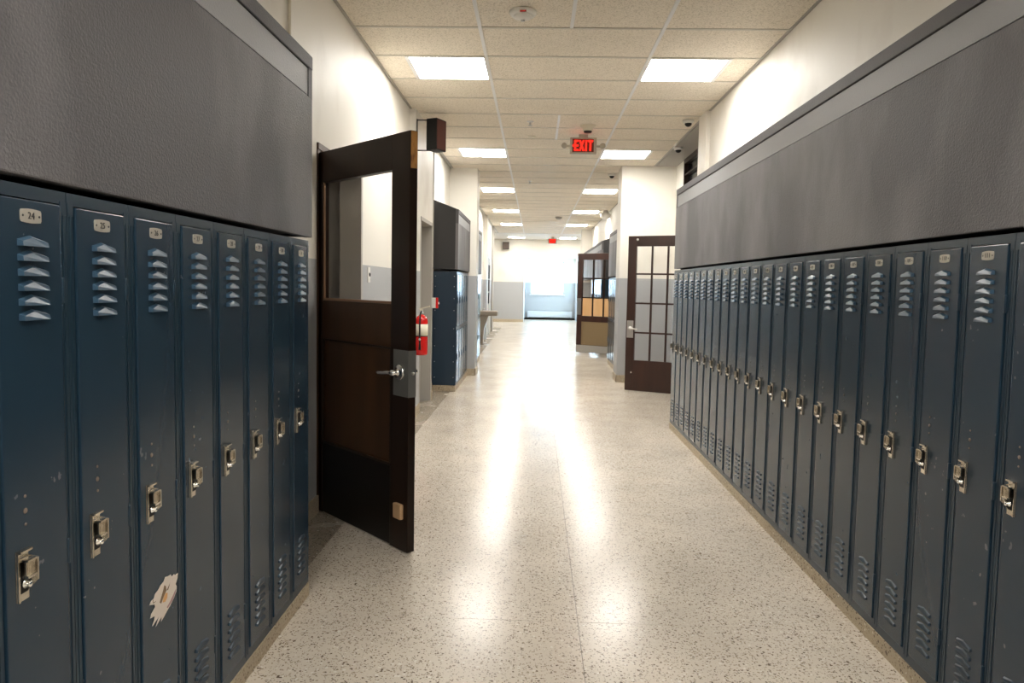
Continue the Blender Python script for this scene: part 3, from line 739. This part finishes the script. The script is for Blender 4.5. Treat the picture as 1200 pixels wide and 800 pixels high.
q = MB(); q.rbox(WR - .02, WR + .16, 13.13, 13.18, 0, 2.11, .004); q.rbox(WR - .02, WR + .16, 14.05, 14.10, 0, 2.11, .004); q.rbox(WR - .02, WR + .16, 13.13, 14.10, 2.06, 2.11, .004)
q.build('door_frame', M['wood_red'], dr)

# ------------------------------------------------------------------ wall-mounted things
# speaker by the near pilaster
sp = thing('wall_speaker', 'dark mahogany box speaker on a bracket, above the open brown door', 'speaker', (-1.205, 7.28, 2.68))
Q = Matrix.Translation((.205, -.08, 0)) @ Matrix.Rotation(math.radians(-25), 4, 'Z')
b = MB(); b.rbox(-.12, 0, 0, .174, 0, .305, .004, 0, Q); b.build('cabinet', M['black'], sp)
MB().rbox(.0005, .006, .008, .166, .012, .293, .002, 0, Q).build('grille_cloth', M['speaker_red'], sp)
b = MB(); b.tube([(0, -.03, .29), (.12, -.03, .29)], .006, 8); b.tube([(0, -.03, -.005), (.15, -.03, -.005)], .006, 8); b.tube([(.005, -.03, -.01), (.005, -.03, .30)], .006, 8)
b.build('bracket', M['black'], sp)
b = MB()
sp2 = thing('wall_speaker', 'small dark brown box speaker high on the far end wall', 'speaker', (-1.12, FARY, 2.68))
b.rbox(-.12, .12, -.16, 0, 0, .27, .006); b.build('cabinet', M['wood'], sp2); MB().rbox(-.10, .10, -.168, -.16, .02, .25, .002).build('grille_cloth', M['door_paint'], sp2)

# conduits
c1 = tag(MB().tube([(WL + .010, 3.68, 2.30), (WL + .010, 3.68, HC)], .0085, 10).build('conduit', M['cream']), 'cream vertical conduit on the white wall above the short bank fascia', 'conduit')
c2 = tag(MB().tube([(-1.197, 8.43, 1.20), (-1.197, 8.43, HC)], .006, 8).build('conduit', M['frame_grey']), 'thin grey conduit dropping to the red fire alarm', 'conduit')

# light switch seen through the open door's glass
ls = thing('light_switch', 'white light switch on the wall behind the open brown door', 'switch', (WL, 5.47, 1.42))
MB().rbox(0, .006, -.036, .036, -.058, .058, .002).build('cover_plate', M['white'], ls); MB().rbox(.006, .016, -.006, .006, -.012, .014, .002).build('toggle', M['black'], ls)

# fire alarm
fa = thing('fire_alarm', 'red and white fire alarm pull box on the wall beside the tall navy end panel', 'alarm', (-1.205, 8.437, 1.14))
MB().rbox(0, .050, -.040, .030, -.06, .06, .004).build('back_box', M['white'], fa); MB().rbox(.050, .078, -.042, .032, -.062, .062, .004).build('red_cover', M['red'], fa); MB().rbox(.078, .086, -.025, .015, -.015, .010, .002).build('pull_bar', M['white'], fa)

# fire extinguisher
fe = thing('fire_extinguisher', 'red fire extinguisher with a cream label, hung beside the open brown door', 'extinguisher', (-1.14, 7.27, .64))
MB().lathe([(0, 0), (.055, .002), (.062, .012), (.064, .03), (.064, .34), (.060, .365), (.045, .390), (.024, .405), (.020, .415)], n=28).build('cylinder', M['red'], fe)
MB().lathe([(.0655, .20), (.0655, .315)], n=28).build('paper_label', M['label'], fe)
MB().lathe([(.0660, .190), (.0660, .199)], n=28).build('strap', M['black'], fe)
v = MB(); v.lathe([(.021, .412), (.021, .43), (.014, .435), (.014, .455)], n=16); v.build('valve', M['steel'], fe)
v = MB(); v.rbox(-.012, .012, -.055, .03, .452, .462, .002); v.prism([(-.03, .470), (.08, .500), (.085, .490), (-.02, .460)], -.012, .012, 'y'); v.build('squeeze_handle', M['cream'], fe)
v = MB(); v.tube([(.0, -.02, .44), (.0, -.060, .43), (-.004, -.076, .39), (-.006, -.078, .30), (-.005, -.078, .20), (-.004, -.077, .10)], .008, 10); v.lathe([(.014, 0), (.010, .05), (.008, .07)], (-.004, -.077, .06), 'z', n=12); v.build('hose', M['black'], fe)
v = MB(); v.lathe([(.012, 0), (.010, -.004), (0, -.005)], (-.004, -.086, .165), 'y', n=12); v.build('hose_clip', M['white'], fe)
MB().rbox(-.0645, -.060, -.03, .03, .05, .40, .002).build('wall_bracket', M['steel'], fe)

# drinking fountain
df_ = thing('drinking_fountain', 'grey-brown drinking fountain on the wall beyond the far locker bank', 'fountain', (WL2, 16.6, 0))
b = MB(); b.prism([(-.16, 0), (.16, 0), (.16, .10), (-.16, .10)], .66, .74, 'z') if False else b.rbox(0, .44, -.20, .20, .66, .77, .02); b.build('basin', M['fountain'], df_)
MB().prism([(0, .02), (.12, .02), (.14, .35), (.24, .66), (0, .66)], -.15, .15, 'y').build('pedestal', M['fountain'], df_)
MB().tube([(.10, .0, .765), (.10, .0, .80), (.13, .0, .815)], .010, 8).build('spout', M['chrome'], df_)

# heater in the window recess
hr = thing('baseboard_heater', 'long pale low heater under the far window', 'heater', (.6, 29.40, 0))
MB().rbox(-.9, .9, -.06, .055, .10, .34, .01).build('casing', M['radiator'], hr)
for xx in (-.8, .8): MB().rbox(xx - .02, xx + .02, -.05, .05, 0, .11, .003).build('leg', M['black'], hr)
for k in range(3): MB().rbox(-.86, .86, -.066, -.058, .14 + k * .06, .165 + k * .06, .003).build('slat', M['radiator'], hr)

# ------------------------------------------------------------------ things on the ceiling
def exit_sign(label, x, y, z, sc, arrow):
    t = thing('exit_sign', label, 'sign', (x, y, z)); t.scale = (sc,) * 3
    MB().rbox(-.15, .15, 0, .045, -.09, .09, .006).build('housing', M['exit_case'], t)
    MB().box(-.123, .118, -.0015, .002, -.072, .072).build('sign_face', M['exit_face'], t)
    e = MB()
    # block letters E X I T, strokes built as solid bars
    hh, y0_, y1_ = .058, -.006, -.001
    def bar(x0_, x1_, z0_, z1_): e.box(x0_, x1_, y0_, y1_, z0_, z1_)
    x_ = -.099; bar(x_, x_ + .015, -hh, hh)
    for zc in (-hh + .008, 0, hh - .008): bar(x_, x_ + .043, zc - .008, zc + .008)
    x_ = -.047
    for a_, c_ in ((0, .043), (.043, 0)):
        e.prism([(x_ + a_, -hh), (x_ + a_ + .015, -hh), (x_ + c_ + .015, hh), (x_ + c_, hh)], y0_ - .0002 * (a_ > 0), y1_, 'y')
    x_ = .024; bar(x_, x_ + .016, -hh, hh)
    x_ = .053; bar(x_, x_ + .054, hh - .016, hh); bar(x_ + .019, x_ + .035, -hh, hh)
    e.build('letters', M['exit_red'], t)
    if arrow: MB().prism([(-.122, 0), (-.105, .018), (-.105, -.018)], -.006, -.001, 'y').build('arrow', M['exit_red'], t)
    MB().box(-.05, .05, .01, .035, .09, (HC - z) / sc).build('ceiling_mount', M['exit_case'], t)
    if arrow:
        for sx in (-1, 1):
            l = MB(); l.tube([(sx * .15, .02, -.005), (sx * .19, .015, -.005)], .012, 10)
            l.lathe([(.020, .02), (.030, -.01), (.032, -.03), (.030, -.032)], (sx * .215, .0, -.008), 'y', n=16); l.build('emergency_lamp', M['exit_case'], t)
    return t
exit_sign('lit red EXIT sign with an arrow, hanging near the paned door', .505, 8.3, 2.943, 1.0, True)
exit_sign('tiny lit red EXIT sign at the far end of the corridor', .56, 25.4, 2.92, 1.0, False)

def dome_camera(label, x, y, r):
    t = thing('dome_camera', label, 'camera', (x, y, HC))
    MB().lathe([(r, 0), (r, -r * .35), (r * .85, -r * .55), (r * .7, -r * .6)], n=20).build('housing', M['white'], t)
    MB().ball((0, 0, -r * .6), r * .66, 0, (1, 1, .9)).build('dome', M['black'], t)
dome_camera('small white dome camera at the pilaster, nearest to the long bank', 1.52, 7.56, .055)
dome_camera('small white dome camera farther along, before the dark transom', 1.70, 9.0, .055)
dome_camera('tiny dark dome camera at the corner of the grey and white pier', 1.12, 11.15, .055)
t = thing('dome_camera', 'big white dome camera hanging near the far wall', 'camera', (1.53, 16.45, HC))
MB().lathe([(.06, 0), (.06, -.05), (.11, -.06), (.12, -.10), (.10, -.16), (.05, -.20), (0, -.21)], n=20).build('housing', M['white'], t)

sd = thing('smoke_detector', 'round white smoke detector with a red mark, nearest on the ceiling', 'detector', (-.113, 4.66, HC))
MB().lathe([(.085, 0), (.085, -.012), (.078, -.022), (.062, -.026)], n=32).build('base_plate', M['white'], sd)
MB().lathe([(.062, -.024), (.058, -.036), (.030, -.046), (.018, -.052), (0, -.053)], n=28).build('sensor_cap', M['white'], sd)
MB().lathe([(.014, -.05), (.012, -.058), (0, -.060)], n=16).build('test_button', M['steel'], sd)
MB().rbox(-.018, .022, -.083, -.066, -.0255, -.018, .002).build('red_mark', M['red'], sd)
sd = thing('smoke_detector', 'cone-shaped detector with a dark tip, above the red EXIT sign', 'detector', (.522, 7.86, HC))
MB().lathe([(.085, 0), (.083, -.010), (.060, -.022), (.052, -.058)], n=24).build('base_plate', M['cream'], sd)
MB().lathe([(.046, -.057), (.040, -.075), (0, -.078)], n=20).build('sensor_cap', M['black'], sd)
sd = thing('smoke_detector', 'grey detector far down the ceiling, beyond the EXIT sign', 'detector', (.54, 18.1, HC))
MB().lathe([(.08, 0), (.08, -.03), (.05, -.06), (0, -.065)], n=20).build('base_plate', M['frame_grey'], sd)
def sprinkler(label, x, y):
    t = thing('sprinkler', label, 'sprinkler', (x, y, HC))
    MB().lathe([(.036, 0), (.034, -.006), (.014, -.012)], n=18).build('escutcheon', M['tee'], t)
    MB().lathe([(.010, -.01), (.010, -.03), (.006, -.04), (.024, -.043), (.024, -.046), (0, -.047)], n=16).build('sprinkler_head', M['steel'], t)
sprinkler('small sprinkler head in the middle of the ceiling, just before the EXIT sign', -.09, 7.69)
sprinkler('tiny sprinkler head beyond the EXIT sign, between the third lights', -.126, 12.0)
es_ = tag(MB().lathe([(.05, 0), (.046, -.006), (0, -.008)], n=20).build('blank_cover', M['cream'], None, (-.08, 8.46, HC)), 'flat round cream cap on the ceiling left of the EXIT sign', 'cap')
